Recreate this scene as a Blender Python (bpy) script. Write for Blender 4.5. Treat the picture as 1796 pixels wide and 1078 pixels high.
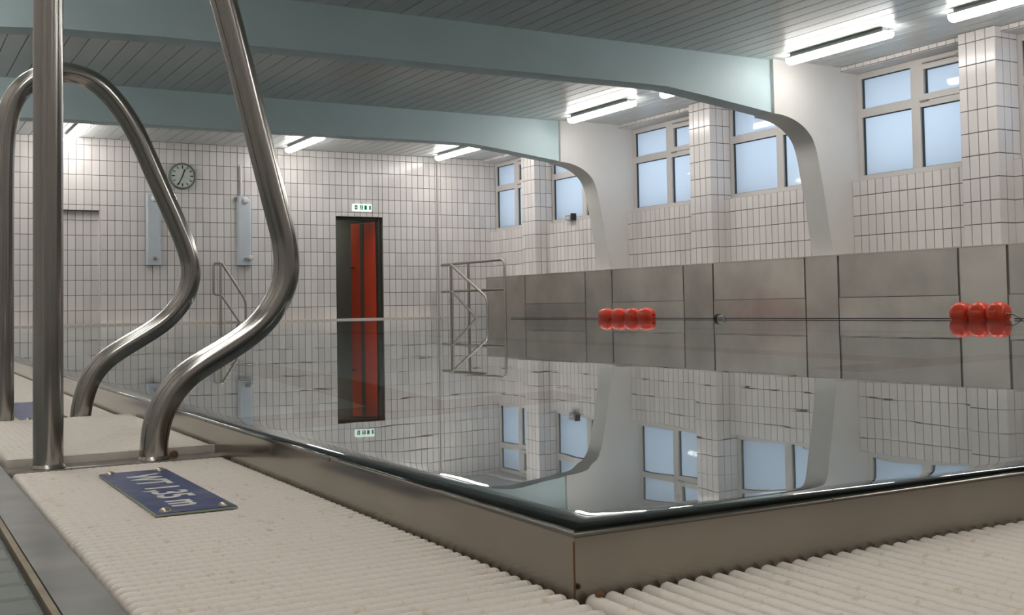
import bpy, bmesh, math, random
from mathutils import Vector, Matrix
random.seed(7)
S = bpy.context.scene
for o in list(bpy.data.objects): bpy.data.objects.remove(o, do_unlink=True)
COL = S.collection
# ------------------------------------------------------------------ camera
# world: origin at the near pool corner (outer rim edge, water level), +X along the
# near pool edge, +Y along the left pool edge to the far wall, +Z up, metres
FPX, CPX, CPY = 1958.4, 898.0, 459.0            # focal length / principal point in 1796x1078 px
CAM = Vector((-0.5447, -0.8506, 0.2072))
R_ = Vector((0.8685, -0.4954, -0.0174)).normalized()
F_ = Vector((0.4956, 0.8676, 0.0397)).normalized()
U_ = R_.cross(F_).normalized(); R_ = F_.cross(U_).normalized()
cd = bpy.data.cameras.new('camera'); cam = bpy.data.objects.new('camera', cd); COL.objects.link(cam)
cam.matrix_world = Matrix(((R_.x, U_.x, -F_.x, CAM.x), (R_.y, U_.y, -F_.y, CAM.y), (R_.z, U_.z, -F_.z, CAM.z), (0, 0, 0, 1)))
cd.sensor_fit = 'HORIZONTAL'; cd.sensor_width = 36.0; cd.lens = FPX / 1796 * 36
cd.shift_x = 0.0; cd.shift_y = -(539.0 - CPY) / 1796
cd.clip_start = 0.02; cd.clip_end = 200
S.camera = cam
# ------------------------------------------------------------------ world, exposure
w = bpy.data.worlds.new('sky'); S.world = w; w.use_nodes = True
bg = w.node_tree.nodes['Background']; bg.inputs[0].default_value = (0.57, 0.735, 0.93, 1); bg.inputs[1].default_value = 1.6
S.view_settings.view_transform = 'Standard'; S.view_settings.look = 'None'
S.view_settings.gamma = 1.0; S.view_settings.use_curve_mapping = False
S.view_settings.exposure = 1.50
S.cycles.max_bounces = 10; S.cycles.diffuse_bounces = 5; S.cycles.glossy_bounces = 6; S.cycles.transmission_bounces = 8
S.cycles.sample_clamp_indirect = 6.0; S.cycles.caustics_refractive = True; S.cycles.caustics_reflective = True
LAMP = 9.0                                       # emission of the fluorescent covers

# ------------------------------------------------------------------ materials
def mat(name, col, rough=0.5, metal=0.0, spec=0.5, noise=0.0, nscale=8.0, bump=0.0, bscale=60.0, col2=None, stretch=None, coat=0.0, world=False, lo=0.35, hi=0.65):
    m = bpy.data.materials.new(name); m.use_nodes = True
    nt = m.node_tree; b = nt.nodes['Principled BSDF']
    b.inputs['Base Color'].default_value = (*col, 1); b.inputs['Roughness'].default_value = rough
    b.inputs['Metallic'].default_value = metal; b.inputs['Specular IOR Level'].default_value = spec
    if coat: b.inputs['Coat Weight'].default_value = coat; b.inputs['Coat Roughness'].default_value = 0.08
    tc = nt.nodes.new('ShaderNodeTexCoord'); src = tc.outputs['Object']
    if world: src = nt.nodes.new('ShaderNodeNewGeometry').outputs['Position']
    if stretch:
        mp = nt.nodes.new('ShaderNodeMapping'); mp.inputs['Scale'].default_value = stretch
        nt.links.new(src, mp.inputs[0]); src = mp.outputs[0]
    if noise or col2:
        n = nt.nodes.new('ShaderNodeTexNoise'); n.inputs['Scale'].default_value = nscale; n.inputs['Detail'].default_value = 5
        nt.links.new(src, n.inputs['Vector'])
        r = nt.nodes.new('ShaderNodeValToRGB')
        c2 = col2 if col2 else tuple(max(0, c * (1 - noise)) for c in col)
        r.color_ramp.elements[0].position = lo; r.color_ramp.elements[1].position = hi
        r.color_ramp.elements[0].color = (*c2, 1); r.color_ramp.elements[1].color = (*col, 1)
        nt.links.new(n.outputs['Fac'], r.inputs['Fac']); nt.links.new(r.outputs['Color'], b.inputs['Base Color'])
    if bump:
        n2 = nt.nodes.new('ShaderNodeTexNoise'); n2.inputs['Scale'].default_value = bscale; n2.inputs['Detail'].default_value = 4
        nt.links.new(src, n2.inputs['Vector'])
        bp = nt.nodes.new('ShaderNodeBump'); bp.inputs['Strength'].default_value = bump; bp.inputs['Distance'].default_value = 0.002
        nt.links.new(n2.outputs['Fac'], bp.inputs['Height']); nt.links.new(bp.outputs['Normal'], b.inputs['Normal'])
    return m
def emit(name, col, s):
    m = bpy.data.materials.new(name); m.use_nodes = True; nt = m.node_tree; nt.nodes.clear()
    e = nt.nodes.new('ShaderNodeEmission'); e.inputs[0].default_value = (*col, 1); e.inputs[1].default_value = s
    o = nt.nodes.new('ShaderNodeOutputMaterial'); nt.links.new(e.outputs[0], o.inputs[0]); return m
def tile_mat(name, col, rough):
    # glazed tile, a slightly different white from tile to tile
    m = mat(name, col, rough, coat=0.0); nt = m.node_tree; b = nt.nodes['Principled BSDF']
    g = nt.nodes.new('ShaderNodeNewGeometry'); mr = nt.nodes.new('ShaderNodeMapRange')
    mr.inputs[3].default_value = 0.90; mr.inputs[4].default_value = 1.06
    nt.links.new(g.outputs['Random Per Island'], mr.inputs[0])
    oi = nt.nodes.new('ShaderNodeObjectInfo'); mr2 = nt.nodes.new('ShaderNodeMapRange')
    mr2.inputs[3].default_value = 0.94; mr2.inputs[4].default_value = 1.03
    nt.links.new(oi.outputs['Random'], mr2.inputs[0])
    mu = nt.nodes.new('ShaderNodeMath'); mu.operation = 'MULTIPLY'
    nt.links.new(mr.outputs[0], mu.inputs[0]); nt.links.new(mr2.outputs[0], mu.inputs[1])
    hs = nt.nodes.new('ShaderNodeHueSaturation'); hs.inputs['Color'].default_value = (*col, 1)
    nt.links.new(mu.outputs[0], hs.inputs['Value']); nt.links.new(hs.outputs[0], b.inputs['Base Color'])
    return m
M = {}
M['tile'] = tile_mat('wall_tile_glaze', (0.78, 0.735, 0.72), 0.2)
M['grout'] = mat('grout', (0.20, 0.165, 0.14), 0.9, noise=0.3, nscale=3)
M['white'] = mat('white_paint', (0.76, 0.735, 0.71), 0.55, noise=0.05, nscale=2)
M['teal'] = mat('beam_paint', (0.63, 0.78, 0.81), 0.5, noise=0.04, nscale=2)
M['plank'] = mat('ceiling_plank_paint', (0.63, 0.66, 0.65), 0.30, noise=0.06, nscale=1.5)
M['dark'] = mat('dark_gap', (0.02, 0.02, 0.02), 0.8)
M['steel'] = mat('brushed_steel', (0.44, 0.415, 0.38), 0.27, 1.0, noise=0.22, nscale=6, stretch=(30, 30, 1.5))
M['tube'] = mat('polished_tube_steel', (0.43, 0.41, 0.385), 0.17, 1.0, noise=0.12, nscale=5, stretch=(50, 50, 1.5), bump=0.0, bscale=30)
M['rim'] = mat('rim_steel', (0.30, 0.275, 0.24), 0.15, 1.0, noise=0.15, nscale=4, bump=0.03, bscale=10)
M['sheet'] = mat('sheet_steel', (0.62, 0.585, 0.54), 0.38, 1.0, noise=0.22, nscale=1.6, bump=0.02, bscale=2)
M['seam'] = mat('seam_dark', (0.26, 0.245, 0.225), 0.6, 0.5)
def vary(m, lo, hi):                            # sheets differ a little from one another
    nt = m.node_tree; b = nt.nodes['Principled BSDF']; lk = b.inputs['Base Color'].links[0]; src = lk.from_socket
    oi = nt.nodes.new('ShaderNodeObjectInfo'); mr = nt.nodes.new('ShaderNodeMapRange'); mr.inputs[3].default_value = lo; mr.inputs[4].default_value = hi
    hs = nt.nodes.new('ShaderNodeHueSaturation'); nt.links.new(oi.outputs['Random'], mr.inputs[0]); nt.links.new(mr.outputs[0], hs.inputs['Value'])
    nt.links.new(src, hs.inputs['Color']); nt.links.new(hs.outputs[0], b.inputs['Base Color'])
vary(M['sheet'], 0.86, 1.12)
M['basin'] = mat('basin_steel', (0.33, 0.355, 0.365), 0.6, 0.0, noise=0.12, nscale=1.0)
M['lane'] = mat('lane_mark', (0.14, 0.075, 0.06), 0.6)
M['grate'] = mat('grating_plastic', (0.76, 0.70, 0.635), 0.5, noise=0.0, col2=(0.60, 0.50, 0.37), nscale=85, lo=0.24, hi=0.40, world=True, bump=0.25, bscale=260)
M['plate'] = mat('sign_blue', (0.035, 0.055, 0.175), 0.35, col2=(0.15, 0.16, 0.24), nscale=26, lo=0.28, hi=0.52)
M['plate_edge'] = mat('sign_edge', (0.30, 0.34, 0.26), 0.5)
M['letter'] = mat('letter_white', (0.72, 0.70, 0.66), 0.5, noise=0.15, nscale=60)
M['screw'] = mat('screw_steel', (0.45, 0.39, 0.32), 0.35, 0.9)
M['edge'] = mat('edge_steel', (0.40, 0.385, 0.37), 0.42, 1.0, noise=0.3, nscale=9, bump=0.05, bscale=40)
M['deck'] = mat('deck_tile', (0.20, 0.215, 0.20), 0.35, noise=0.15, nscale=12)
M['deckgrout'] = mat('deck_grout', (0.05, 0.05, 0.045), 0.9)
M['seal'] = mat('sealant', (0.33, 0.275, 0.20), 0.7, noise=0.25, nscale=20)
M['red'] = mat('float_red', (0.88, 0.075, 0.03), 0.3)
M['door_red'] = mat('door_red', (0.72, 0.075, 0.03), 0.4)
M['black'] = mat('black_plastic', (0.012, 0.012, 0.012), 0.5)
M['rope'] = mat('rope_dark', (0.02, 0.02, 0.02), 0.7)
M['grey'] = mat('grey_plastic', (0.35, 0.33, 0.32), 0.5)
M['bluewhite'] = mat('pale_blue_panel', (0.58, 0.63, 0.69), 0.35, noise=0.05, nscale=3)
M['face'] = mat('clock_face', (0.62, 0.66, 0.62), 0.4)
M['clockrim'] = mat('clock_rim', (0.17, 0.20, 0.175), 0.4)
M['frame'] = mat('window_frame_paint', (0.62, 0.585, 0.565), 0.45)
M['frame_dark'] = mat('door_frame_dark', (0.03, 0.035, 0.03), 0.5)
M['gasket'] = mat('gasket_dark', (0.03, 0.05, 0.055), 0.5)
M['corr'] = mat('corridor_tile', (0.46, 0.42, 0.39), 0.5, noise=0.1, nscale=4)
M['green'] = emit('sign_green', (0.0, 0.20, 0.08), 0.30)
M['signwhite'] = emit('sign_white', (0.92, 1.0, 0.90), 0.42)
M['lamp'] = emit('lamp_cover', (1.0, 0.97, 0.92), LAMP)
M['lampbody'] = mat('lamp_body', (0.45, 0.47, 0.46), 0.4)
M['railsteel'] = mat('rail_steel', (0.43, 0.40, 0.355), 0.4, 1.0)
M['rust'] = mat('rusty_brown', (0.16, 0.07, 0.03), 0.7, noise=0.3, nscale=40)
def glass_pane():
    m = bpy.data.materials.new('frosted_glass'); m.use_nodes = True; nt = m.node_tree; nt.nodes.clear()
    t = nt.nodes.new('ShaderNodeBsdfTranslucent'); t.inputs[0].default_value = (0.74, 0.74, 0.74, 1)
    g = nt.nodes.new('ShaderNodeBsdfGlossy'); g.inputs['Roughness'].default_value = 0.04
    fr = nt.nodes.new('ShaderNodeFresnel'); fr.inputs[0].default_value = 1.5
    mx = nt.nodes.new('ShaderNodeMixShader'); o = nt.nodes.new('ShaderNodeOutputMaterial')
    nt.links.new(fr.outputs[0], mx.inputs[0]); nt.links.new(t.outputs[0], mx.inputs[1]); nt.links.new(g.outputs[0], mx.inputs[2])
    nt.links.new(mx.outputs[0], o.inputs[0]); return m
M['pane'] = glass_pane()
def water_mat():
    m = bpy.data.materials.new('pool_water'); m.use_nodes = True; nt = m.node_tree; nt.nodes.clear()
    g = nt.nodes.new('ShaderNodeBsdfGlass'); g.inputs['Roughness'].default_value = 0.0; g.inputs['IOR'].default_value = 1.33
    g.inputs['Color'].default_value = (0.94, 0.97, 0.97, 1)
    o = nt.nodes.new('ShaderNodeOutputMaterial')
    tc = nt.nodes.new('ShaderNodeTexCoord')
    n = nt.nodes.new('ShaderNodeTexNoise'); n.inputs['Scale'].default_value = 4.0; n.inputs['Detail'].default_value = 2.0
    bp = nt.nodes.new('ShaderNodeBump'); bp.inputs['Strength'].default_value = 0.035; bp.inputs['Distance'].default_value = 0.006
    nt.links.new(tc.outputs['Object'], n.inputs['Vector']); nt.links.new(n.outputs['Fac'], bp.inputs['Height'])
    nt.links.new(bp.outputs[0], g.inputs['Normal']); nt.links.new(g.outputs[0], o.inputs[0]); return m
M['water'] = water_mat()

# ------------------------------------------------------------------ helpers
def tag(o, label=None, cat=None, group=None, kind=None):
    if label: o['label'] = label
    if cat: o['category'] = cat
    if group: o['group'] = group
    if kind: o['kind'] = kind
    return o
def link(name, me, parent=None, loc=None):
    o = bpy.data.objects.new(name, me); COL.objects.link(o)
    if loc is not None: o.location = loc
    if parent is not None: o.parent = parent
    return o
def empty(name, loc=(0, 0, 0)):
    o = bpy.data.objects.new(name, None); COL.objects.link(o); o.location = loc; o.empty_display_size = 0.05; return o
def mesh(name, verts, faces, m, smooth=None):
    me = bpy.data.meshes.new(name); me.from_pydata([tuple(v) for v in verts], [], faces); me.update()
    bm = bmesh.new(); bm.from_mesh(me); bmesh.ops.recalc_face_normals(bm, faces=bm.faces); bm.to_mesh(me); bm.free()
    if m: me.materials.append(m)
    if smooth is not None:
        me.polygons.foreach_set('use_smooth', [True] * len(me.polygons)); me.set_sharp_from_angle(angle=math.radians(smooth))
    return me
class MB:
    def __init__(s): s.v = []; s.f = []
    def add(s, vs, fs):
        n = len(s.v); s.v += [tuple(v) for v in vs]; s.f += [tuple(i + n for i in f) for f in fs]; return s
    def box(s, a, b):
        x0, y0, z0 = a; x1, y1, z1 = b
        return s.add([(x0, y0, z0), (x1, y0, z0), (x1, y1, z0), (x0, y1, z0), (x0, y0, z1), (x1, y0, z1), (x1, y1, z1), (x0, y1, z1)],
                     [(0, 3, 2, 1), (4, 5, 6, 7), (0, 1, 5, 4), (1, 2, 6, 5), (2, 3, 7, 6), (3, 0, 4, 7)])
    def prism_y(s, prof, y0, y1):      # closed XZ outline extruded along Y
        n = len(prof)
        return s.add([(x, y0, z) for x, z in prof] + [(x, y1, z) for x, z in prof],
                     [tuple(range(n)), tuple(range(2 * n - 1, n - 1, -1))] + [(i, (i + 1) % n, n + (i + 1) % n, n + i) for i in range(n)])
    def lathe(s, prof, c, axis='z', n=24):
        # prof: (radius, height) list
        k = len(s.v); m_ = len(prof)
        for i in range(n):
            a = 2 * math.pi * i / n
            for r, h in prof:
                p = (r * math.cos(a), r * math.sin(a), h)
                if axis == 'y': p = (p[0], p[2], p[1])
                if axis == 'x': p = (p[2], p[0], p[1])
                s.v.append((c[0] + p[0], c[1] + p[1], c[2] + p[2]))
        for i in range(n):
            j = (i + 1) % n
            for q in range(m_ - 1): s.f.append((k + i * m_ + q, k + j * m_ + q, k + j * m_ + q + 1, k + i * m_ + q + 1))
        return s
    def tube(s, pts, r, n=12, cap=True):
        pts = [Vector(p) for p in pts]; k = len(s.v)
        t0 = (pts[1] - pts[0]).normalized()
        ref = Vector((0, 1, 0)) if abs(t0.y) < 0.9 else Vector((1, 0, 0))
        nx = t0.cross(ref).normalized()
        for i, p in enumerate(pts):
            t = ((pts[min(i + 1, len(pts) - 1)] - pts[max(i - 1, 0)])).normalized()
            nx = (nx - t * nx.dot(t)).normalized(); ny = t.cross(nx)
            for q in range(n):
                a = 2 * math.pi * q / n
                s.v.append(tuple(p + nx * (r * math.cos(a)) + ny * (r * math.sin(a))))
        for i in range(len(pts) - 1):
            for q in range(n):
                s.f.append((k + i * n + q, k + i * n + (q + 1) % n, k + (i + 1) * n + (q + 1) % n, k + (i + 1) * n + q))
        if cap:
            s.f.append(tuple(k + q for q in range(n))[::-1]); s.f.append(tuple(k + (len(pts) - 1) * n + q for q in range(n)))
        return s
    def build(s, name, m, parent=None, smooth=None, loc=None):
        return link(name, mesh(name, s.v, s.f, m, smooth), parent, loc)
def spline(pts, step=6):
    P = [Vector(p) for p in pts]; out = []
    for i in range(len(P) - 1):
        p0 = P[max(i - 1, 0)]; p1 = P[i]; p2 = P[i + 1]; p3 = P[min(i + 2, len(P) - 1)]
        for k in range(step):
            t = k / step
            out.append(0.5 * ((2 * p1) + (p2 - p0) * t + (2 * p0 - 5 * p1 + 4 * p2 - p3) * t * t + (3 * p1 - p0 - 3 * p2 + p3) * t ** 3))
    out.append(P[-1]); return out
def smooth_pts(P, n=3):
    P = [Vector(p) for p in P]
    for _ in range(n):
        P = [P[0]] + [(P[i - 1] + 2 * P[i] + P[i + 1]) / 4 for i in range(1, len(P) - 1)] + [P[-1]]
    return P
def project(p):
    d = Vector(p) - CAM; z = d.dot(F_)
    if z < 0.05: return None
    return CPX + FPX * d.dot(R_) / z, CPY - FPX * d.dot(U_) / z, z
def inframe(p, mrg=20):
    q = project(p); return q is not None and -mrg < q[0] < 1796 + mrg and -mrg < q[1] < 1078 + mrg

# ------------------------------------------------------------------ room constants
ZC = 3.15                      # ceiling
ZW = 0.008                     # water level
YF = 18.816                    # face of far wall tiles
YN = -4.6                      # wall behind the camera
XL = -2.15                     # left wall
XP = 9.953                     # pilaster face
XQ = 10.20                     # parapet face below windows
XW = 10.33                     # window plane
TW, TH = 0.1232, 0.252         # tile pitch
Z0 = 0.006                     # row grid origin
FR = [9.24, 14.10, 4.38, -0.48]   # front planes of the frames
PIL = [6.93, 11.685, 16.65]    # near edge of each pilaster
PW = 0.475                     # pilaster width

# ------------------------------------------------------------------ tiles
_tc = {}
def tile_mesh(wd, ht):
    key = (round(wd, 4), round(ht, 4))
    if key not in _tc:
        a, b = wd / 2, ht / 2; e = 0.0035; d = 0.0025; k = 0.007
        v = [(-a + e, -b + e, 0), (a - e, -b + e, 0), (a - e, b - e, 0), (-a + e, b - e, 0),
             (-a, -b, -d), (a, -b, -d), (a, b, -d), (-a, b, -d), (-a, -b, -k), (a, -b, -k), (a, b, -k), (-a, b, -k)]
        f = [(0, 1, 2, 3)] + [(i + 4, (i + 1) % 4 + 4, (i + 1) % 4, i) for i in range(4)] + [(i + 8, (i + 1) % 4 + 8, (i + 1) % 4 + 4, i + 4) for i in range(4)]
        _tc[key] = (mesh('tile', v, f, M['tile']), v, f)
    return _tc[key]
def tile_frame(n):             # local x = horizontal run, y = up, z = outward normal n
    n = Vector(n); up = Vector((0, 0, 1)); u = up.cross(n).normalized()
    return Matrix((u, up, n)).transposed()
def lay_tiles(cells, parent, limit, name='tile', stuff='tile_field'):
    # cells: (centre, normal, w, h); the nearest in view become parts, the rest one stuff part
    def key(c):
        q = project(c[0])
        if q is None or not (-15 < q[0] < 1811 and -15 < q[1] < 1093): return 1e6 + (Vector(c[0]) - CAM).length
        return q[2]
    cells = sorted(cells, key=key)
    for c, n, wd, ht in cells[:limit]:
        o = link(name, tile_mesh(wd, ht)[0], parent); R = tile_frame(n).to_4x4(); R.translation = Vector(c); o.matrix_local = R
    rest = cells[limit:]
    if rest:
        mb = MB()
        for c, n, wd, ht in rest:
            _, v, f = tile_mesh(wd, ht); R = tile_frame(n)
            mb.add([R @ Vector(p) + Vector(c) for p in v], f)
        o = mb.build(stuff, M['tile'], parent); o['kind'] = 'stuff'
GAP = 0.0085
def cut(a, b, edges):          # split [a,b] at the grid edges
    e = [a] + sorted(x for x in edges if a + 0.012 < x < b - 0.012) + [b]
    return list(zip(e[:-1], e[1:]))
ROWS = [Z0 + TH * k for k in range(-1, 13)]
def field(cells, axis, plane, n, a, b, z0, z1, edges, hole=None):
    for (p, q) in cut(a, b, edges):
        for (s, t) in cut(z0, z1, ROWS):
            c = (p + q) / 2; z = (s + t) / 2
            if hole and any(h[0] - 0.02 < p and q < h[1] + 0.02 and s < h[2] - 0.001 for h in hole): continue
            pos = (c, plane, z) if axis == 'x' else (plane, c, z)
            cells.append((pos, n, max(q - p - GAP, 0.006), max(t - s - GAP, 0.006)))

# ------------------------------------------------------------------ far wall
DOOR = (6.922, 7.864, 1.94); NICHE = (1.79, 2.734, 1.93)
mb = MB(); yb = YF + 0.007
for a, b, z0, z1 in [(XL - 0.3, NICHE[0], -1.5, ZC + 0.3), (NICHE[1], DOOR[0], -1.5, ZC + 0.3), (DOOR[1], 10.9, -1.5, ZC + 0.3),
                     (NICHE[0], NICHE[1], NICHE[2], ZC + 0.3), (DOOR[0], DOOR[1], DOOR[2], ZC + 0.3), (NICHE[0], NICHE[1], -1.5, 0.0), (DOOR[0], DOOR[1], -1.5, 0.0)]:
    mb.box((a, yb, z0), (b, yb + 0.25, z1))
mb.box((NICHE[0] - 0.1, yb + 0.10, -0.2), (NICHE[1] + 0.1, yb + 0.3, NICHE[2] + 0.1))
wall_far = tag(mb.build('wall_far', M['grout']), kind='structure')
cells = []
eL = [2.2386 + TW * k for k in range(-40, 46)]
eR = [7.994 + TW * k for k in range(0, 20)]
field(cells, 'x', YF, (0, -1, 0), XL, NICHE[0], Z0 - TH, ZC, eL)
field(cells, 'x', YF, (0, -1, 0), NICHE[0], NICHE[1], NICHE[2], ZC, eL)
field(cells, 'x', YF + 0.10, (0, -1, 0), NICHE[0], NICHE[1], Z0, NICHE[2], eL)
field(cells, 'x', YF, (0, -1, 0), NICHE[1], DOOR[0], Z0 - TH, ZC, eL)
field(cells, 'x', YF, (0, -1, 0), DOOR[0], DOOR[1], DOOR[2], ZC, eL)
field(cells, 'x', YF, (0, -1, 0), DOOR[1], 9.015, Z0 - TH, ZC, eR)
field(cells, 'x', YF, (0, -1, 0), 9.045, 10.33, Z0 - TH, ZC, eR)
lay_tiles(cells, wall_far, 300)
rv = MB(); rv.box((NICHE[1] - 0.006, YF, 0.0), (NICHE[1] - 0.0005, YF + 0.10, NICHE[2])); rv.box((NICHE[0] + 0.0005, YF, 0.0), (NICHE[0] + 0.006, YF + 0.10, NICHE[2]))
rv.build('niche_reveal', M['tile'], wall_far)
tr = tag(MB().box((9.017, YF - 0.012, -0.2), (9.043, YF + 0.01, ZC)).build('trim_1', mat('trim_profile', (0.50, 0.47, 0.44), 0.4)), kind='structure')

# ------------------------------------------------------------------ right wall
mb = MB()
mb.box((XQ + 0.007, YN, -1.5), (10.75, YF + 0.3, 1.705))              # parapet below the windows
for y in PIL: mb.box((XP + 0.007, y + 0.007, 0.0), (10.75, y + PW, ZC + 0.2))
mb.box((10.057, YN, 3.092), (10.75, YF + 0.3, ZC + 0.25))               # lintel
mb.box((10.21, YN, 1.6), (10.75, 4.70, ZC + 0.2))                       # closed wall on the camera's side
wall_right = tag(mb.build('wall_right', M['grout']), kind='structure')
cells = []
bays = [(4.74, PIL[0] + 0.02, 'f'), (PIL[0] + PW, FR[0], 'e'), (FR[0] + 0.36, PIL[1] + 0.02, 'd'), (PIL[1] + PW, FR[1], 'c'), (FR[1] + 0.36, PIL[2] + 0.02, 'b'), (PIL[2] + PW, YF, 'a')]
for y in PIL:
    field(cells, 'y', XP, (-1, 0, 0), y, y + PW, 0.766, ZC, [y + TW * k for k in range(1, 6)])
    for (p, q) in cut(XP, XP + 3 * TW + 0.005, [XP + TW, XP + 2 * TW]):
        for (s, t) in cut(0.766, ZC, ROWS):
            cells.append((((p + q) / 2, y, (s + t) / 2), (0, -1, 0), q - p - GAP, t - s - GAP))
for a, b, nm in bays:
    field(cells, 'y', XQ, (-1, 0, 0), a, b, 0.766, 1.708, [b - TW * k for k in range(1, 20)])
    field(cells, 'y', 10.05, (-1, 0, 0), a, b, 3.095, ZC, [b - TW * k for k in range(1, 20)])
field(cells, 'y', XQ, (-1, 0, 0), 17.925, YF, Z0 - TH, 0.766, [YF - TW * k for k in range(1, 20)])
lay_tiles(cells, wall_right, 300)
lin = MB()
for a, b, nm in bays: lin.box((10.058, a, 3.086), (10.36, b, 3.0915))
lin.build('lintel_soffit', M['white'], wall_right)
sl = MB()
for a, b, nm in bays: sl.box((XQ + 0.004, a, 1.7055), (10.36, b, 1.712))
sl.build('sill_ledge', M['frame'], wall_right)

# windows
def window(idx, a, b):
    t = empty('window_%d' % idx, (XW, (a + b) / 2, 1.712)); tag(t, kind='structure'); L = (b - a) / 2
    z1 = 3.083 - 1.712; f = 0.075; m = 0.0            # local: y from -L..L, z 0..z1
    fr = MB()
    fr.box((0, -L, 0), (0.07, L, 0.07)); fr.box((0, -L, z1 - 0.075), (0.07, L, z1))
    fr.box((0, -L, 0.07), (0.07, -L + f, z1 - 0.075)); fr.box((0, L - f, 0.07), (0.07, L, z1 - 0.075))
    fr.build('window_frame', M['frame'], t)
    MB().box((-0.004, -0.065, 0.07), (0.07, 0.065, z1 - 0.075)).build('mullion', M['frame'], t)
    MB().box((-0.002, 0.065, 0.805), (0.07, L - f, 0.911)).build('transom', M['frame'], t)
    MB().box((-0.002, -L + f, 0.79), (0.07, -0.065, 0.86)).build('transom', M['frame'], t)
    sash = MB()                                        # tilting vent in the upper right half
    y0, y1, s0, s1 = -L + f, -0.065, 0.866, z1 - 0.075
    sash.box((-0.012, y0, s0), (0.06, y1, s0 + 0.075)); sash.box((-0.012, y0, s1 - 0.06), (0.06, y1, s1))
    sash.box((-0.012, y0, s0 + 0.075), (0.06, y0 + 0.06, s1 - 0.06)); sash.box((-0.012, y1 - 0.07, s0 + 0.075), (0.06, y1, s1 - 0.06))
    so = sash.build('vent_sash', M['frame'], t)
    MB().box((-0.03, y1 - 0.13, s0 - 0.012), (-0.012, y1 - 0.01, s0 + 0.004)).build('vent_handle', M['grey'], so)
    arm = MB().box((-0.045, -L * 0.72, s1 + 0.004), (-0.02, -0.14, s1 + 0.018)); arm.box((-0.05, -L * 0.72 - 0.02, s1 - 0.01), (-0.012, -L * 0.72 + 0.03, s1 + 0.035))
    arm.build('vent_arm', M['grey'], so)
    for (p, q, r, s) in [(0.065, L - f, 0.07, 0.805), (0.065, L - f, 0.911, z1 - 0.075), (-L + f, -0.065, 0.07, 0.79), (y0 + 0.06, y1 - 0.07, s0 + 0.075, s1 - 0.06)]:
        po = MB().box((0.045, p, r), (0.053, q, s)).build('pane', M['pane'], t)
        g = MB()
        g.box((0.022, q - 0.016, r), (0.045, q, s)); g.box((0.022, p, r), (0.045, p + 0.008, s)); g.box((0.022, p + .008, r), (0.045, q - 0.016, r + 0.006)); g.box((0.022, p + 0.008, s - 0.010), (0.045, q - 0.016, s))
        g.build('gasket', M['gasket'], po)
for i, (a, b, nm) in enumerate(bays): window(i + 1, a, b)

# ------------------------------------------------------------------ other walls, corridor, ceiling
wl = tag(MB().box((XL - 0.25, YN - 0.3, -0.3), (XL, YF + 0.3, ZC + 0.3)).build('wall_left', mat('left_wall_tile', (0.64, 0.61, 0.59), 0.35, noise=0.05, nscale=2)), kind='structure')
wn = tag(MB().box((XL - 0.25, YN - 0.25, -1.6), (10.9, YN, ZC + 0.3)).build('wall_near', mat('near_wall_tile', (0.60, 0.57, 0.55), 0.4, noise=0.1, nscale=2)), kind='structure')
mb = MB(); cy0, cy1 = yb + 0.25, 20.9
mb.box((6.2, cy1, -0.1), (9.9, cy1 + 0.1, 2.5)); mb.box((6.1, cy0, -0.1), (6.2, cy1, 2.5)); mb.box((9.9, cy0, -0.1), (10.0, cy1, 2.5)); mb.box((6.1, cy0, 2.3), (10.0, cy1, 2.5)); mb.box((6.1, cy0, -0.1), (10.0, cy1, 0.0))
tag(mb.build('wall_corridor', M['corr']), kind='structure')
ceil = tag(MB().box((XL - 0.2, YN - 0.2, ZC + 0.012), (10.9, YF + 0.3, ZC + 0.2)).build('ceiling', M['dark']), kind='structure')
x = XL; PK = 0.197; off = 0.8609
k0 = int(math.floor((XL - off) / PK)); pm = None
for k in range(k0, 100):
    a = off + PK * k; b = a + PK - 0.009
    a = max(a, XL); b = min(b, 10.3)
    if b - a < 0.02: continue
    if a > 10.3: break
    if pm is None or abs((b - a) - pm[1]) > 1e-4:
        wdt = b - a
        p = [(0, 0), (wdt, 0), (wdt, 0.014), (0, 0.014)]; e = 0.003
        mm = MB().prism_y([(0, 0.012), (0, e), (e, 0), (wdt - e, 0), (wdt, e), (wdt, 0.012)], YN, YF)
        pm = (mesh('plank', mm.v, mm.f, M['plank']), wdt)
    link('plank', pm[0], ceil, (a, 0, ZC))

# frames: teal beam between white curved columns
colp = [(8.92, 2.487), (9.05, 2.477), (9.2, 2.443), (9.34, 2.385), (9.45, 2.31), (9.53, 2.225), (9.582, 2.12), (9.618, 2.0), (9.648, 1.86), (9.695, 1.62), (9.745, 1.34), (9.787, 1.09), (9.83, 0.79)]
curve = [(v.x, v.z) for v in spline([(a, 0, b) for a, b in colp], 4)]
for i, y in enumerate(FR):
    rp = [(8.92, ZC)] + curve + [(9.832, 0.766), (10.7, 0.766), (10.7, ZC)]
    tag(MB().prism_y(rp, y, y + 0.36).build('column', M['white'], smooth=35), kind='structure')
    lp = [(8.06 - a, b) for a, b in rp]
    lp = [(max(a, XL - 0.1), b if b > 0.77 else -0.05) for a, b in lp]
    tag(MB().prism_y(lp, y, y + 0.36).build('column', M['white'], smooth=35), kind='structure')
    bp_ = [(-0.86, 2.505), (0.10, 2.60), (0.45, 2.628), (0.85, 2.655), (1.6, 2.672), (7.0, 2.70), (7.35, 2.695), (7.9, 2.635), (8.93, 2.505), (8.93, ZC + 0.005), (-0.86, ZC + 0.005)]
    tag(MB().prism_y(bp_, y + 0.055, y + 0.335).build('ceiling_beam', M['teal'], smooth=20), kind='structure')

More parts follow.
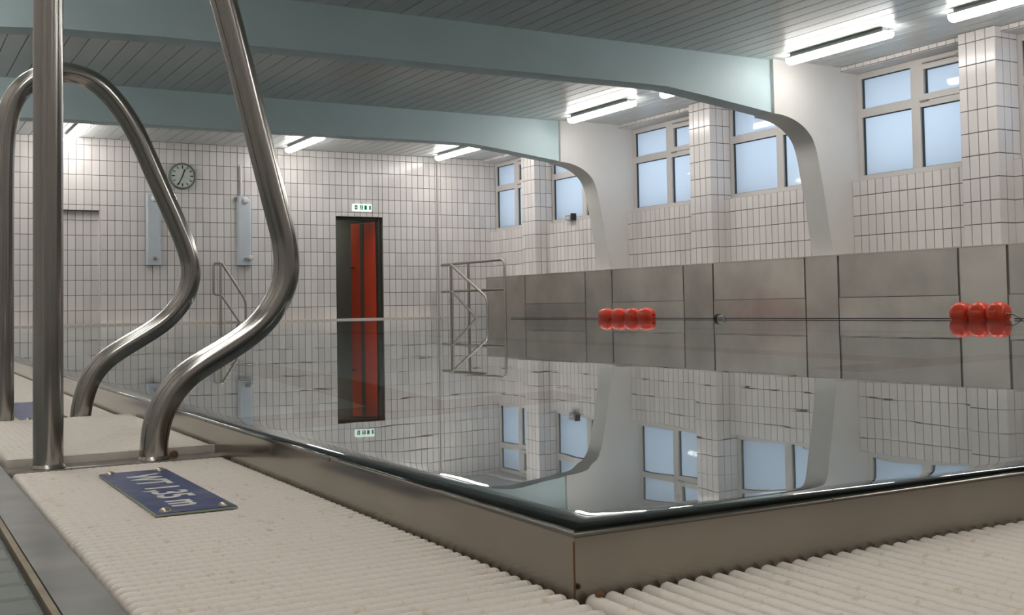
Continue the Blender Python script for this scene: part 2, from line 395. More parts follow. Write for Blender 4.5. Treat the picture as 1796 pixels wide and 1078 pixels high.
# ------------------------------------------------------------------ door
d = empty('door_1', (7.83, 18.90, 0.0)); tag(d, kind='structure')
f = MB(); f.box((-0.91, 0.0, 0), (-0.875, 0.10, 1.935)); f.box((-0.035, -0.02, 0), (0.034, 0.12, 1.935)); f.box((-0.91, 0.0, 1.885), (0.034, 0.12, 1.935))
f.build('door_frame', M['frame_dark'], d)
leaf = MB().box((-0.86, 0, 0.01), (0, 0.04, 1.875)).build('door_leaf', M['door_red'], d)
leaf.location = (-0.05, 0.09, 0); leaf.rotation_euler = (0, 0, -math.radians(79))
MB().box((-0.53, -0.004, 0.02), (-0.40, 0.044, 1.86)).build('glazing_strip', mat('door_glazing', (0.12, 0.10, 0.095), 0.3), leaf)
hd = MB().box((-0.80, -0.05, 1.0), (-0.78, 0.0, 1.02)); hd.box((-0.80, -0.05, 1.0), (-0.68, -0.035, 1.02)); hd.build('door_handle', M['black'], leaf)

# ------------------------------------------------------------------ basin, water, rim
XS, YE = 9.600, 18.70
bs = MB()
bs.box((0.0, 0.0, -1.6), (9.9, YF + 0.1, -1.35))
bs.box((-0.03, YE, -1.4), (9.9, YF + 0.1, -0.02))
tag(bs.build('floor_basin', M['basin']), kind='structure')
for i, xx in enumerate((1.05, 3.55, 6.05, 8.40)):      # lane marks on the basin floor, each ending in a cross bar
    tag(MB().box((xx - 0.14, 2.70, -1.351), (xx + 0.14, 16.4, -1.346)).box((xx - 0.60, 2.42, -1.351), (xx + 0.60, 2.70, -1.346)).build('trim_%d' % (i + 2), M['lane']), kind='structure')
prof = [(0.0, -0.30), (0.0, -0.0095 + ZW)]
for k in range(1, 9):
    a = math.pi - (math.pi / 2) * k / 8; prof.append((0.007 + 0.007 * math.cos(a), -0.0095 + ZW + 0.007 * math.sin(a)))
prof += [(0.030, -0.0025 + ZW)]
for k in range(1, 5):
    a = math.pi / 2 - (math.pi / 2) * k / 4; prof.append((0.032 + 0.015 * math.cos(a), -0.0175 + ZW + 0.015 * math.sin(a)))
prof += [(0.047, -1.36)]
rim = empty('overflow_kerb', (0, 0, -0.3)); tag(rim, 'rounded stainless steel overflow rim running round the near pool corner', 'pool rim')
def rim_section(along):
    mb = MB(); n = len(prof); st = [0.0, 0.35, 0.9, 1.8, 3.5, 6.0, 9.585] if along == 'x' else [0.0, 0.35, 0.9, 1.6, 2.4, 4.0, 7.0, 12.0, 18.55]
    for t in st:
        for s, z in prof:
            tt = max(t, s) if t == 0.0 else t
            mb.v.append((tt, s, z + 0.3) if along == 'x' else (s, tt, z + 0.3))
    for i in range(len(st) - 1):
        for q in range(n - 1): mb.f.append((i * n + q, i * n + q + 1, (i + 1) * n + q + 1, (i + 1) * n + q))
    return mb.build('rim_section', M['rim'], rim, smooth=40)
rim_section('x'); rim_section('y')
sm = MB().tube([(-0.0005 - 0.0004 * math.sin(9 * z), -0.0005, 0.3 + z) for z in [-0.06, -0.05, -0.04, -0.03, -0.015, -0.004]], 0.0011, 6)
sm.build('weld_seam', M['rust'], rim)
for y in (0.62, 1.28, 3.1, 5.2):                  # welded joints across the rim
    jp = [(s, y, z + 0.3) for s, z in prof[1:6]]
    MB().tube([(a - 0.0002, b, c) for a, b, c in jp], 0.0008, 6).build('weld_seam', M['rim'], rim)
for x in (0.32, 1.5, 3.4):
    MB().tube([(x, s - 0.0002, z + 0.3) for s, z in prof[1:6]], 0.0008, 6).build('weld_seam', M['rim'], rim)

def wz(s): return ZW - 0.0034 * math.exp(-s / 0.010) - 0.006 * math.exp(-s / 0.0015)
SS = [0.0, 0.0008, 0.0016, 0.003, 0.005, 0.007, 0.010, 0.014, 0.019, 0.025, 0.032, 0.040, 0.050, 0.062, 0.076, 0.092, 0.11, 0.14, 0.20, 0.4]
mb = MB(); ns = len(SS)
tx = [0.8, 1.6, 3.0, 6.0, XS]; ty = [0.8, 1.6, 3.0, 6.0, 12.0, YE]
ring = []                                           # rows follow the edge: left edge, mitred corner, near edge
path = [('y', t) for t in ty[::-1]] + [('c', 0)] + [('x', t) for t in tx]
for kind, t in path:
    for s in SS:
        p = (s, t) if kind == 'y' else (s, s) if kind == 'c' else (t, s)
        mb.v.append((p[0], p[1], wz(s)))
for i in range(len(path) - 1):
    for q in range(ns - 1): mb.f.append((i * ns + q, (i + 1) * ns + q, (i + 1) * ns + q + 1, i * ns + q + 1))
inner = [i * ns + ns - 1 for i in range(len(path))]
k = len(mb.v); mb.v.append((XS, YE, ZW)); mb.f.append(tuple(inner + [k]))
water = mb.build('pool_water', M['water'], smooth=60)
for pl in water.data.polygons:
    pass
water.data.flip_normals() if water.data.polygons[0].normal.z < 0 else None
tag(water, 'still mirror-like pool water brimming over the steel rim', 'water', kind='stuff')

# far coping strip along the far edge
tag(MB().box((0.06, YE - 0.12, -0.10), (9.02, YF - 0.003, 0.034)).build('pool_coping', mat('coping_white', (0.72, 0.66, 0.60), 0.4)), 'pale coping strip along the far pool edge below the tiled wall', 'coping')

# stainless splash wall under the windows
ws = empty('wall_pool_side', (XS, 9.0, 0.0)); tag(ws, kind='structure')
def spart(nm, y0, y1, z0, z1, x0=0.0, x1=0.05): return MB().box((x0, y0 - 9.0, z0), (x1, y1 - 9.0, z1)).build(nm, M['sheet'], ws)
YSE = 17.92
MB().box((0.012, YN - 9, -1.4), (0.62, YSE - 9.0, 0.752)).build('backing', M['seam'], ws)
MB().box((-0.004, YN - 9, 0.752), (0.62, YSE - 9.0, 0.766)).build('top_ledge', M['sheet'], ws)
bigs = [(15.0 - 0.49, 16.45), (11.94, 13.72), (9.51, 11.26), (7.22, 8.93), (4.9, 6.60), (1.0, 4.0)]
edges = []
for a, b in bigs:
    spart('upper_panel', a + 0.006, b - 0.006, 0.248, 0.75, 0.003, 0.0121)
    spart('lower_panel', a - 0.006, b + 0.006, -1.35, 0.238, -0.001, 0.0121)
st = [(16.47, YSE), (13.745, 14.485), (11.285, 11.915), (8.955, 9.485), (6.625, 7.195), (4.03, 4.87), (YN, 0.97)]
for a, b in st: spart('strip_panel', a, b, -1.35, 0.75, 0.0, 0.012)

# ------------------------------------------------------------------ deck, gutter
GX = -0.355; ZG = -0.050
fl = MB()
fl.box((XL, YN, -0.30), (-0.412, YF, -0.056)); fl.box((-0.412, YN, -0.30), (10.3, -0.43, -0.056))
floor = tag(fl.build('floor', M['deckgrout']), kind='structure')
dt = []
for i in range(0, 14):
    for j in range(0, 180):
        x1 = -0.416 - 0.125 * i; x0 = x1 - 0.119
        y0 = -0.42 + 0.0625 * j
        dt.append((x0, x1, y0, y0 + 0.057))
wdt, hg = 0.119, 0.057
dm = MB(); e = 0.004
dm.add([(0, 0, 0), (wdt, 0, 0), (wdt, hg, 0), (0, hg, 0), (0, 0, 0.004), (wdt, 0, 0.004), (wdt, hg, 0.004), (0, hg, 0.004), (e, e, 0.006), (wdt - e, e, 0.006), (wdt - e, hg - e, 0.006), (e, hg - e, 0.006)],
       [(0, 1, 5, 4), (1, 2, 6, 5), (2, 3, 7, 6), (3, 0, 4, 7), (4, 5, 9, 8), (5, 6, 10, 9), (6, 7, 11, 10), (7, 4, 8, 11), (8, 9, 10, 11)])
dme = mesh('floor_tile', dm.v, dm.f, M['deck'])
dt.sort(key=lambda c: (Vector((c[1], c[2], 0)) - Vector((-0.45, 0.45, 0))).length)
for c in dt[:120]: link('floor_tile', dme, floor, (c[0], c[2], -0.0565))
rest = MB()
for c in dt[120:]: rest.add([(v[0] + c[0], v[1] + c[2], v[2] - 0.0565) for v in dm.v], dm.f)
rest.build('floor_tile_field', M['deck'], floor)['kind'] = 'stuff'
tag(MB().box((-0.4115, -0.43, -0.30), (-0.405, YF, -0.0495)).build('sealant_joint', M['seal']), 'beige sealant joint between grey deck tiles and steel edge strip', 'sealant')
ed = empty('gutter_channel', (0, 0, -0.3)); tag(ed, 'stainless steel overflow gutter with flat edge strip beside the grating', 'gutter')
g = MB(); g.box((-0.404, -0.43, 0.0), (-0.3575, YF - 0.30, 0.2515)); g.build('edge_strip', M['edge'], ed)
g = MB(); g.box((-0.3575, -0.43, 0.0), (9.585, -0.3975, 0.2515)); g.build('edge_strip', M['edge'], ed)
g = MB(); g.box((-0.3575, -0.3975, 0.0), (9.585, 0.0, 0.10)); g.box((-0.3575, 0.0, 0.0), (0.0, 18.5, 0.10)); g.build('gutter_floor', M['basin'], ed)

# grating bars
PT = 0.0205
def bar_mesh(L, wd=0.0140, hgt=0.026, bead=False):
    # rounded top profile with rounded ends, along local x from 0..L, top at z=0
    mb = MB(); pr = []; n = 6
    for k in range(n + 1):
        a = math.pi * k / n; pr.append((wd / 2 * math.cos(a), -0.009 + 0.009 * math.sin(a)))
    pr = [(wd / 2, -hgt)] + pr + [(-wd / 2, -hgt)]; m_ = len(pr)
    st = [(0.0, 0.55), (0.0025, 0.86), (0.007, 1.0)]
    if bead:
        nb = int((L - 0.014) / 0.0115)
        for k in range(nb):
            a = 0.007 + (L - 0.014) * k / nb; w_ = (L - 0.014) / nb
            st += [(a + w_ * 0.25, 1.0), (a + w_ * 0.75, 1.0), (a + w_ * 0.995, 0.945)]
    st += [(L - 0.007, 1.0), (L - 0.0025, 0.86), (L, 0.55)]
    for x, s in st:
        for y, z in pr: mb.v.append((x, y * s, z if z < -0.01 else (-0.009 + (z + 0.009) * s) - (1 - s) * 0.004))
    for i in range(len(st) - 1):
        for q in range(m_ - 1): mb.f.append((i * m_ + q, (i + 1) * m_ + q, (i + 1) * m_ + q + 1, i * m_ + q + 1))
    mb.f.append(tuple(range(m_))); mb.f.append(tuple(range((len(st) - 1) * m_, len(st) * m_))[::-1])
    return mb
bl = bar_mesh(0.345); bb = bar_mesh(0.345, bead=True); bar_l = mesh('grating_bar', bb.v, bb.f, M['grate'], 50)
bf = bar_mesh(0.385); bb = bar_mesh(0.385, bead=True); bar_f = mesh('grating_bar', bb.v, bb.f, M['grate'], 50)
def grating_left(y0, y1, z, label, nobj):
    t = empty('pool_grating', (-0.350, y0, z)); tag(t, label, 'grating', 'plastic overflow grating panels')
    n = int(round((y1 - y0) / PT)); pt = (y1 - y0) / n; rest = MB()
    for k in range(n):
        y = pt * (k + 0.5)
        if k < nobj[1] and k >= nobj[0]: link('grating_bar', bar_l, t, (0.0, y, 0))
        else: rest.add([(v[0], v[1] + y, v[2]) for v in bl.v], bl.f)
    if rest.v: rest.build('grating_bars', M['grate'], t)['kind'] = 'stuff'
    r = MB()
    for x in (0.05, 0.17, 0.29): r.box((x, 0.001, -0.026), (x + 0.012, y1 - y0 - 0.001, -0.010))
    r.build('support_rail', M['grate'], t); return t
grating_left(-0.392, 1.14, ZG, 'cream ribbed plastic grating panel carrying the readable blue depth plate', (0, 80))
g2 = grating_left(1.222, 1.968, ZG + 0.015, 'slightly raised cream grating panel between the two handrails', (0, 60))
MB().box((0.0, -0.0045, -0.030), (0.352, 0.003, -0.002)).build('end_bar', M['grate'], g2)
grating_left(2.036, 17.9, ZG, 'long cream grating run beyond the farther handrail', (0, 60))
t = empty('pool_grating', (0.0, -0.004, ZG)); tag(t, 'cream ribbed grating along the near pool edge right of the corner', 'grating', 'plastic overflow grating panels')
rest = MB(); fm = Matrix.Rotation(-math.pi / 2, 4, 'Z')
for k in range(470):
    x = 0.0125 + PT * k
    if x > 9.55: break
    if k < 60:
        o = link('grating_bar', bar_f, t); o.matrix_local = Matrix.Translation((x, 0, 0)) @ fm
    else: rest.add([(v[1] + x, -v[0], v[2]) for v in bf.v], bf.f)
rest.build('grating_bars', M['grate'], t)['kind'] = 'stuff'
r = MB()
for y in (-0.06, -0.2, -0.33): r.box((0.004, y - 0.012, -0.026), (9.5, y, -0.010))
r.build('support_rail', M['grate'], t)

# ------------------------------------------------------------------ handrails on their strips
def rail(path, y, label, lean=0.0):
    t = empty('handrail', (path[0][0], y, -0.049)); tag(t, label, 'handrail', 'curved pool handrails')
    P = [(x, 0, z) for x, z in path]
    P = spline(smooth_pts(spline(P, 4), 6), 2)
    MB().tube([(p[0] - path[0][0], 0, p[2] + 0.049) for p in P], 0.0242, 28).build('tube', M['tube'], t, smooth=60)
    for x in (path[0][0], path[-1][0]):
        MB().lathe([(0.0242, 0.006), (0.0265, 0.003), (0.028, 0.0005), (0.020, 0.0)], (x - path[0][0], 0, 0), n=28).build('weld_collar', M['steel'], t, smooth=60)
    return t
R1 = [(-0.2905, -0.049), (-0.2905, 0.2), (-0.2903, 0.5), (-0.2900, 0.70), (-0.2895, 0.78), (-0.283, 0.85), (-0.262, 0.905), (-0.22, 0.945), (-0.165, 0.962), (-0.11, 0.955), (-0.06, 0.925), (-0.025, 0.875), (-0.006, 0.83),
      (0.0108, 0.7786), (0.0506, 0.6236), (0.0759, 0.519), (0.111, 0.3817), (0.1223, 0.3381), (0.1262, 0.292), (0.1197, 0.2513), (0.1003, 0.2126), (0.0752, 0.1825), (0.0409, 0.1567), (-0.0022, 0.1307), (-0.0437, 0.1068), (-0.0755, 0.0808), (-0.0998, 0.0464), (-0.1133, 0.0118), (-0.1180, -0.0250), (-0.1185, -0.049)]
R2 = [(-0.285, -0.049), (-0.285, 0.2768), (-0.2845, 0.5), (-0.2828, 0.62), (-0.2706, 0.6929), (-0.2546, 0.7293), (-0.2272, 0.7611), (-0.1919, 0.783), (-0.1549, 0.7912), (-0.1043, 0.7837), (-0.0621, 0.7611), (-0.018, 0.7113), (0.0179, 0.6519), (0.0452, 0.5902), (0.0720, 0.5276), (0.1174, 0.4252), (0.1452, 0.3492), (0.1505, 0.3067), (0.1433, 0.2643), (0.1247, 0.2286), (0.095, 0.194), (0.0533, 0.1624), (-0.0267, 0.1166), (-0.0705, 0.0816), (-0.0964, 0.0409), (-0.1098, -0.0048), (-0.1140, -0.035), (-0.1144, -0.049)]
rail(R1, 1.174, 'nearer curved steel handrail whose arch leaves the top of the picture')
rail(R2, 2.002, 'farther curved steel handrail with its whole arch in view')
tag(MB().box((-0.3565, 1.1415, -0.062), (0.004, 1.2075, -0.049)).build('mounting_strip', M['steel']), 'flat steel strip carrying the feet of the nearer handrail', 'steel strip', 'handrail mounting strips')
tag(MB().box((-0.3565, 1.9690, -0.062), (-0.002, 2.0350, -0.049)).build('mounting_strip', M['steel']), 'flat steel strip carrying the feet of the farther handrail', 'steel strip', 'handrail mounting strips')
tag(MB().lathe([(0.0005, 0.009), (0.004, 0.008), (0.007, 0.005), (0.008, 0.0), (0.0005, 0.0)], (-0.078, 1.2, -0.049), n=14).build('rusty_nut', M['rust'], smooth=50), 'small rusty nut on the steel strip beside the nearer handrail foot', 'nut')
tag(MB().lathe([(0.0002, 0.005), (0.003, 0.0045), (0.0045, 0.002), (0.004, 0.0), (0.0002, 0.0)], (0.0135, -0.0195, ZG), n=10).build('pebble', M['rust'], smooth=50), 'tiny brown crumb on the grating by the pool corner', 'crumb')

# depth plates
def plate(x0, x1, y0, y1, z, label, text):
    t = empty('depth_plate', (x0, y0, z)); tag(t, label, 'sign', 'blue depth plates on the grating')
    w_, h_ = x1 - x0, y1 - y0
    MB().box((0, 0, 0), (w_, h_, 0.0035)).build('plate_board', M['plate'], t)
    MB().box((-0.0012, -0.0012, 0), (w_ + 0.0012, h_ + 0.0012, 0.0025)).build('plate_edge', M['plate_edge'], t)
    for (a, b) in ((0.014, h_ - 0.012), (w_ - 0.012, h_ - 0.012), (0.014, 0.016), (w_ - 0.012, 0.016)):
        MB().lathe([(0.0003, 0.0045), (0.004, 0.004), (0.0072, 0.002), (0.008, 0.0), (0.0003, 0.0)], (a, b, 0.0035), n=16).build('screw', M['screw'], t, smooth=50)
    if text:
        cu = bpy.data.curves.new('lettering', 'FONT'); cu.body = text; cu.size = 0.068; cu.extrude = 0.0002; cu.space_character = 0.98; cu.offset = 0.0014
        tmp = bpy.data.objects.new('tmp', cu); COL.objects.link(tmp)
        dg = bpy.context.evaluated_depsgraph_get(); me = bpy.data.meshes.new_from_object(tmp.evaluated_get(dg))
        bpy.data.objects.remove(tmp, do_unlink=True)
        xs = [v.co.x for v in me.vertices]; ys = [v.co.y for v in me.vertices]
        sx = 0.326 / (max(xs) - min(xs)); capy = 0.0475 / max(ys)
        for v in me.vertices:                          # text runs towards -Y, letter tops towards the pool
            lx = (v.co.x - min(xs)) * sx; ly = v.co.y * capy
            v.co = Vector((0.0305 + ly, (0.973 - y0) - lx, 0.0037 + v.co.z))
        bm = bmesh.new(); bm.from_mesh(me); seen = set()      # one part per letter
        for f0 in list(bm.faces):
            if f0.index in seen: continue
            st_ = [f0]; isl = []; seen.add(f0.index)
            while st_:
                q = st_.pop(); isl.append(q)
                for vv in q.verts:
                    for g_ in vv.link_faces:
                        if g_.index not in seen: seen.add(g_.index); st_.append(g_)
            vm = {}; fs = []
            for q in isl: fs.append(tuple(vm.setdefault(vv.index, len(vm)) for vv in q.verts))
            inv = sorted(vm, key=vm.get); bm.verts.ensure_lookup_table()
            link('letter', mesh('letter', [bm.verts[i].co.copy() for i in inv], fs, M['letter']), t)
        bm.free()
    return t
plate(-0.2345, -0.1325, 0.607, 1.018, ZG, 'blue plate lettered WT 1,35 m on the nearest grating', 'WT 1,35 m')
plate(-0.2345, -0.1285, 2.075, 2.68, ZG, 'worn blue plate without readable letters beyond the farther handrail', None)

# ------------------------------------------------------------------ lamps
def lamp(x, y0, y1, label):
    L = (y1 - y0) / 2; t = empty('tube_lamp', (x, (y0 + y1) / 2, ZC)); tag(t, label, 'lamp', 'fluorescent ceiling lamps')
    W = 0.078
    hb = MB().box((-W * 0.62, -L + 0.05, -0.040), (W * 0.62, L - 0.05, -0.0005)); hb.box((-W * 1.03, -L + 0.02, -0.0545), (W * 1.03, L - 0.02, -0.040))
    hb.build('lamp_housing', M['lampbody'], t)
    mb = MB(); n = 10; st = []
    for k in range(7):
        a = math.pi / 2 * k / 6; st.append((-L + W * 0.9 * (1 - math.sin(a)), 0.35 + 0.65 * math.sin(a) if k else 0.30))
    st = st + [(-a, s) for a, s in st[::-1]]
    for y, s in st:
        for q in range(n + 1):
            a = math.pi * q / n; mb.v.append((-W * s * math.cos(a), y, -0.055 - (0.068 * math.sin(a) ** 0.7 if 0 < q < n else 0.0) * (0.5 + 0.5 * s)))
    for i in range(len(st) - 1):
        for q in range(n): mb.f.append((i * (n + 1) + q, i * (n + 1) + q + 1, (i + 1) * (n + 1) + q + 1, (i + 1) * (n + 1) + q))
        mb.f.append((i * (n + 1), (i + 1) * (n + 1), (i + 1) * (n + 1) + n, i * (n + 1) + n))
    mb.f.append(tuple(range(n + 1))); mb.f.append(tuple(range((len(st) - 1) * (n + 1), len(st) * (n + 1))))
    mb.build('lamp_cover', M['lamp'], t, smooth=50)
    for s in (-1, 1): MB().box((-0.03, s * (L - 0.045) - 0.012, -0.066), (0.03, s * (L - 0.045) + 0.012, -0.0545)).build('end_clip', M['lampbody'], t)
lamp(8.86, 16.75, 18.40, 'lit tube lamp on the far bay ceiling nearest the windows')
lamp(5.91, 16.80, 18.45, 'lit tube lamp on the far bay ceiling above the exit door side')
lamp(2.22, 17.05, 18.70, 'lit tube lamp on the far bay ceiling seen through the near handrail')
lamp(8.86, 14.60, 16.20, 'tube lamp behind the farther beam')
lamp(8.85, 12.05, 13.65, 'lit tube lamp in front of the farther white column')
lamp(8.88, 9.80, 11.35, 'lit tube lamp mostly hidden by the nearer beam')
lamp(8.95, 7.48, 8.98, 'lit tube lamp in front of the nearer white column')
lamp(9.02, 5.20, 6.72, 'lit tube lamp cut off by the top right picture corner')
lamp(9.0, 2.6, 4.1, 'tube lamp by the windows outside the picture, first of the row')
lamp(9.0, 0.2, 1.7, 'tube lamp by the windows outside the picture, second of the row')
for x, l in ((2.22, 'first'), (5.91, 'second'), (8.86, 'third')):  # unseen lamps added to brighten the grating, beam fronts and ceiling
    lamp(x, -4.3, -2.65, 'added fill lamp by the near wall behind the camera, %s from the left' % l)
for i, y in enumerate((-3.4, -1.2, 1.0, 3.2, 5.6, 8.0, 10.6, 12.4, 15.0, 16.8)):  # row inferred from highlights and beam brightness; its far lamps added for ambient light
    lamp(-0.9, y, y + 1.55, 'tube lamp in the unseen left deck row, far end added for fill, number %s from the near wall' % ['one', 'two', 'three', 'four', 'five', 'six', 'seven', 'eight', 'nine', 'ten'][i])

cl = empty('corridor_fill_lamp', (7.0, 20.2, 2.3)); tag(cl, 'added greenish fill lamp on the corridor ceiling behind the open red door', 'lamp')  # hidden lamp added to lighten the dark corridor
MB().box((-0.3, -0.06, -0.03), (0.3, 0.06, -0.0005)).build('lamp_housing', M['lampbody'], cl)
MB().box((-0.28, -0.05, -0.05), (0.28, 0.05, -0.03)).build('lamp_cover', emit('corridor_fill_light', (0.85, 1.0, 0.86), 9.0), cl)
# ------------------------------------------------------------------ far wall things
c = empty('wall_clock', (4.095, YF, 2.569)); tag(c, 'round white wall clock with dark rim and black hands', 'clock')
MB().lathe([(0.0, -0.05), (0.20, -0.05), (0.205, -0.03)], (0, 0, 0), 'y', 40).build('clock_face', M['face'], c, smooth=30)
MB().lathe([(0.203, -0.045), (0.206, -0.066), (0.218, -0.070), (0.231, -0.055), (0.232, 0.0)], (0, 0, 0), 'y', 48).build('clock_rim', M['clockrim'], c, smooth=40)
for k in range(12):
    a = math.radians(30 * k); l = 0.055 if k % 3 == 0 else 0.042; wd = 0.009 if k % 3 == 0 else 0.007
    o = MB().box((-wd, -0.054, 0.128 + 0.055 - l), (wd, -0.0505, 0.183)).build('hour_mark', M['black'], c); o.rotation_euler = (0, a, 0)
o = MB().box((-0.009, -0.058, -0.02), (0.009, -0.055, 0.125)).build('hour_hand', M['black'], c); o.rotation_euler = (0, math.radians(20), 0)
o = MB().box((-0.007, -0.061, -0.03), (0.007, -0.058, 0.175)).build('minute_hand', M['black'], c); o.rotation_euler = (0, math.radians(205), 0)
o = MB().box((-0.002, -0.063, -0.02), (0.002, -0.061, 0.14)).build('second_hand', M['grey'], c); o.rotation_euler = (0, math.radians(112), 0)

def wall_box(x0, x1, z0, z1, label, knob_extra):
    t = empty('wall_panel', ((x0 + x1) / 2, YF, z0)); tag(t, label, 'wall panel', 'pale blue panels on the far wall'); W = (x1 - x0) / 2; H = z1 - z0
    pr = [(-W, 0), (-W, -0.05), (-W + 0.03, -0.075), (W - 0.03, -0.075), (W, -0.05), (W, 0)]
    mb = MB(); n = len(pr)
    mb.add([(x, y, 0) for x, y in pr] + [(x, y, H) for x, y in pr], [tuple(range(n))[::-1], tuple(range(n, 2 * n))] + [(i, (i + 1) % n, n + (i + 1) % n, n + i) for i in range(n)])
    mb.build('panel_body', M['bluewhite'], t)
    MB().lathe([(0.0, -0.115), (0.028, -0.11), (0.034, -0.075)], (0.02, 0, 0.115), 'y', 16).build('lower_knob', M['grey'], t, smooth=40)
    MB().lathe([(0.0, -0.125), (0.04, -0.12), (0.055, -0.095), (0.058, -0.075)], (0.02, 0, H - 0.08), 'y', 18).build('upper_fitting', M['white'], t, smooth=40)
    MB().lathe([(0.0, -0.082), (0.012, -0.081), (0.014, -0.075)], (0.01, 0, H - 0.42), 'y', 12).build('small_fitting', M['white'], t, smooth=40)
    if knob_extra:
        MB().lathe([(0.0, -0.16), (0.03, -0.155), (0.045, -0.12), (0.04, -0.075)], (0.095, 0, 0.13), 'y', 16).build('white_valve', M['white'], t, smooth=40)
        MB().box((-W - 0.03, -0.06, H - 0.10), (-W, -0.01, H - 0.03)).build('side_bracket', M['clockrim'], t)
    MB().box((-W + 0.035, -0.078, 0.25), (-W + 0.045, -0.074, H - 0.25)).build('edge_bead', M['white'], t)
wall_box(3.475, 3.722, 1.02, 2.235, 'pale blue wall panel left of the clock, partly behind the handrail', False)
wall_box(5.048, 5.302, 1.02, 2.255, 'pale blue wall panel right of the clock with a white valve', True)
pp = MB().tube(spline([(5.128, YF - 0.03, 2.262), (5.126, YF - 0.03, 2.5), (5.122, YF - 0.03, 2.76), (5.120, YF - 0.004, 2.80)], 4), 0.022, 10)
tag(pp.build('wall_pipe', M['white'], smooth=50), 'thin white pipe rising above the right pale blue wall panel', 'pipe')

s = empty('exit_sign', (7.431, YF, 2.045)); tag(s, 'glowing white emergency exit sign with green pictograms above the door', 'exit sign')
MB().box((-0.185, -0.06, 0.0), (0.185, -0.002, 0.135)).build('sign_box', M['signwhite'], s)
def arrow(x, d):
    return [(x - d * 0.035, 0.068), (x, 0.098), (x, 0.078), (x + d * 0.025, 0.078), (x + d * 0.025, 0.058), (x, 0.058), (x, 0.038)]
for x0, x1 in ((-0.155, -0.100), (-0.055, 0.010), (0.040, 0.090), (0.135, 0.170)):
    MB().box((x0, -0.0615, 0.028), (x1, -0.0595, 0.108)).build('green_panel', M['green'], s)
mk = MB()                                              # running figure and door mark on the green blocks
mk.box((-0.030, -0.063, 0.088), (-0.018, -0.0615, 0.100)); mk.box((-0.033, -0.063, 0.060), (-0.020, -0.0615, 0.086)); mk.box((-0.045, -0.063, 0.038), (-0.031, -0.0615, 0.058)); mk.box((-0.021, -0.063, 0.040), (-0.010, -0.0615, 0.058))
mk.build('pictogram', M['signwhite'], s)
ah = MB(); ah.add([(-0.142, -0.0628, 0.068), (-0.122, -0.0628, 0.090), (-0.122, -0.0628, 0.046)], [(0, 1, 2)]); ah.build('arrow', M['signwhite'], s)
MB().box((-0.008, -0.03, 0.135), (0.008, -0.01, 0.165)).build('bracket', M['grey'], s)

# ------------------------------------------------------------------ ladders and stair rails
def rails(name, label, cat, base, parts):
    t = empty(name, base); tag(t, label, cat); B = Vector(base)
    for nm, pts, r in parts:
        P = [Vector(p) - B for p in pts]
        MB().tube(P, r * 1.22, 10).build(nm, M['railsteel'], t, smooth=60)
    return t
def fillet(pts, rad, n=5):
    P = [Vector(p) for p in pts]; out = [P[0]]
    for i in range(1, len(P) - 1):
        a = (P[i - 1] - P[i]); b = (P[i + 1] - P[i]); ra = min(rad, a.length * 0.45, b.length * 0.45)
        p0 = P[i] + a.normalized() * ra; p1 = P[i] + b.normalized() * ra
        for k in range(n + 1):
            u = k / n; out.append((1 - u) ** 2 * p0 + 2 * u * (1 - u) * P[i] + u * u * p1)
    out.append(P[-1]); return out
yl = 18.55
rails('pool_ladder', 'slim steel ladder rail in front of the far wall below the right blue panel', 'ladder', (4.70, yl, -0.6), [
    ('hand_loop', fillet([(4.665, yl, 1.045), (4.565, yl, 1.045), (4.565, yl, 0.50), (4.69, yl, 0.50)], 0.06), 0.019),
    ('post', [(4.685, yl, 1.05), (4.685, yl, -0.60)], 0.020),
    ('sloping_rail', fillet([(4.67, yl, 1.06), (4.71, yl, 1.05), (5.12, yl - 0.02, 0.40), (5.125, yl - 0.02, -0.6)], 0.10), 0.019),
    ('lower_rail', [(4.69, yl, 0.50), (5.10, yl - 0.02, -0.12)], 0.016)])
xb = 8.9
rails('guard_rail', 'steel guard rail running to the splash wall beside the corner steps', 'rail', (xb, 17.5, -0.6), [
    ('top_bar', fillet([(xb, 18.40, 1.02), (xb, 15.95, 1.02), (xb, 15.95, -0.6)], 0.12), 0.021),
    ('middle_bar', [(xb, 18.41, 0.506), (xb, 15.97, 0.506)], 0.019),
    ('post', [(xb, 18.02, 1.02), (xb, 18.02, -0.6)], 0.022), ('post', [(xb, 17.30, 1.02), (xb, 17.30, -0.6)], 0.022)])
xa = 8.75
rails('stair_rail', 'sloping steel stair handrail dipping into the water by the far corner', 'handrail', (xa, 17.0, -0.6), [
    ('sloping_bar', fillet([(xa, 17.73, 1.005), (xa, 16.33, 0.37), (xa, 16.30, -0.6)], 0.10), 0.020),
    ('lower_bar', [(xa, 17.68, 0.50), (xa, 16.66, -0.02), (xa, 16.4, -0.2)], 0.018)])

# ------------------------------------------------------------------ floats, rope
XR = 8.30
def floatbody(y, r, L, z, label):
    mb = MB(); pr = []; n = 12
    for k in range(n + 1):
        a = math.pi * k / n; pr.append((max(0.012, r * (abs(math.sin(a)) ** 0.62)), -L / 2 * math.cos(a)))
    mb.lathe(pr, (0, 0, 0), 'y', 28)
    o = mb.build('lane_float', M['red'], None, smooth=70, loc=(XR, y, z)); tag(o, label, 'float', 'red lane floats'); return o
A = [12.148 - 0.304 * (k + 0.5) for k in range(4)]
nm = ['leftmost red float of the group of four', 'second red float from the left in the group of four', 'third red float from the left in the group of four', 'rightmost red float of the group of four']
for y, l in zip(A, nm): floatbody(y, 0.098, 0.302, 0.062, l)
B_ = [6.262 - 0.200 * (k + 0.5) for k in range(3)]
nm = ['leftmost red float of the group of three at right', 'middle red float of the group of three at right', 'rightmost red float of the group of three, next to the steel clip']
for y, l in zip(B_, nm): floatbody(y, 0.105, 0.197, 0.070, l)
zr = 0.018
pts = [(XR, 17.9, zr), (XR, 12.2, zr)]
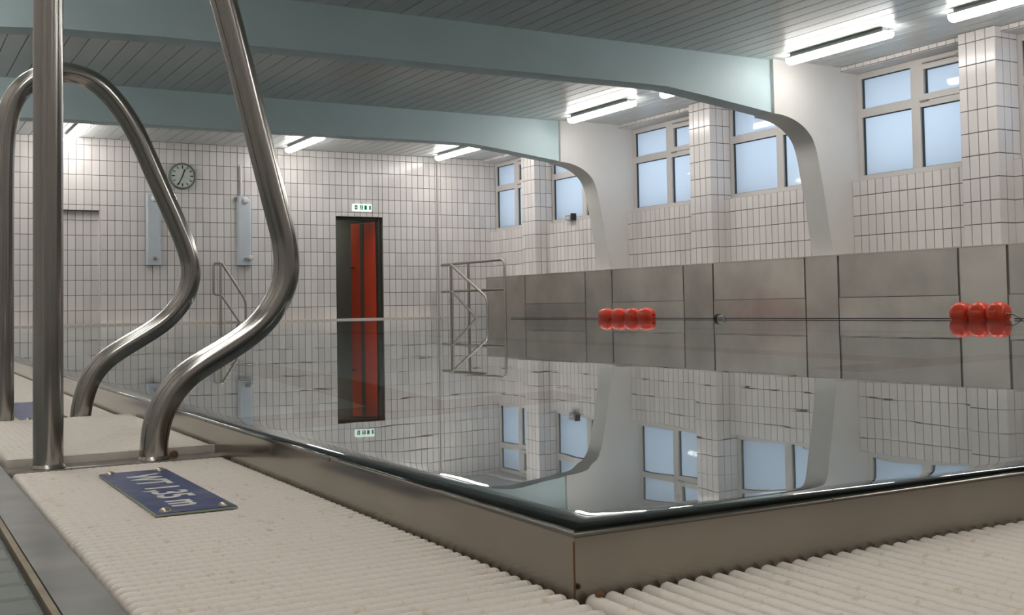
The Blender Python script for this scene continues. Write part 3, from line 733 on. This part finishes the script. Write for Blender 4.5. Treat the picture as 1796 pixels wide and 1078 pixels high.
tag(MB().tube([(XR, 14.7, zr), (XR, 13.8, zr), (XR, 12.95, zr)], 0.005, 8).build('rope', M['rope']), 'short dark rope end left of the red cord', 'rope')
tag(MB().tube([(XR, 12.945, zr), (XR, 12.5, zr), (XR, 12.16, zr)], 0.006, 8).build('rope', mat('red_rope', (0.22, 0.05, 0.04), 0.7)), 'short reddish cord tied to the left end of the four red floats', 'rope')
tag(MB().tube([(XR, 10.925, zr), (XR, 9.70, zr), (XR, 6.28, zr)], 0.0045, 8).build('rope', M['rope']), 'dark rope between the two groups of red floats', 'rope')
tag(MB().tube([(XR, 5.60, zr), (XR, 3.0, zr), (XR, 0.1, zr)], 0.0045, 8).build('rope', M['rope']), 'dark rope running right from the steel clip', 'rope')
k = empty('rope_coupling', (XR, 9.56, zr)); tag(k, 'black and grey rope coupling between the float groups', 'coupling')
MB().lathe([(0.0, 0.0), (0.045, 0.0), (0.045, 0.045), (0.0, 0.045)], (0, 0.062, 0.008), 'y', 16).build('black_stop', M['black'], k, smooth=40)
MB().lathe([(0.0, -0.10), (0.034, -0.095), (0.038, 0.0), (0.0, 0.0)], (0, 0.06, 0.004), 'y', 16).build('grey_sleeve', M['grey'], k, smooth=40)
ck = empty('steel_clip', (XR, 5.57, 0.03)); tag(ck, 'small steel clip at the right end of the three red floats', 'clip')
MB().tube(fillet([(-0.03, 0.09, 0.035), (-0.02, 0.02, 0.028), (-0.02, -0.06, -0.012), (0.0, -0.03, -0.018)], 0.02), 0.008, 8).build('hook', M['steel'], ck, smooth=60)
MB().tube([(-0.045, 0.088, 0.035), (0.0, 0.088, 0.035)], 0.012, 8).build('eye', M['steel'], ck, smooth=60)

# ------------------------------------------------------------------ small box on the far window sill
b = empty('sill_box', (10.16, 15.72, 1.712)); tag(b, 'small grey box with black end on the window sill behind the farther column', 'box')
MB().box((-0.05, -0.02, 0.0), (0.05, 0.15, 0.09)).build('housing', M['grey'], b)
MB().box((-0.045, -0.06, -0.0), (0.05, -0.02, 0.115)).build('black_cap', M['black'], b)
MB().box((-0.052, 0.02, 0.03), (-0.05, 0.12, 0.06)).build('label_plate', M['frame'], b)
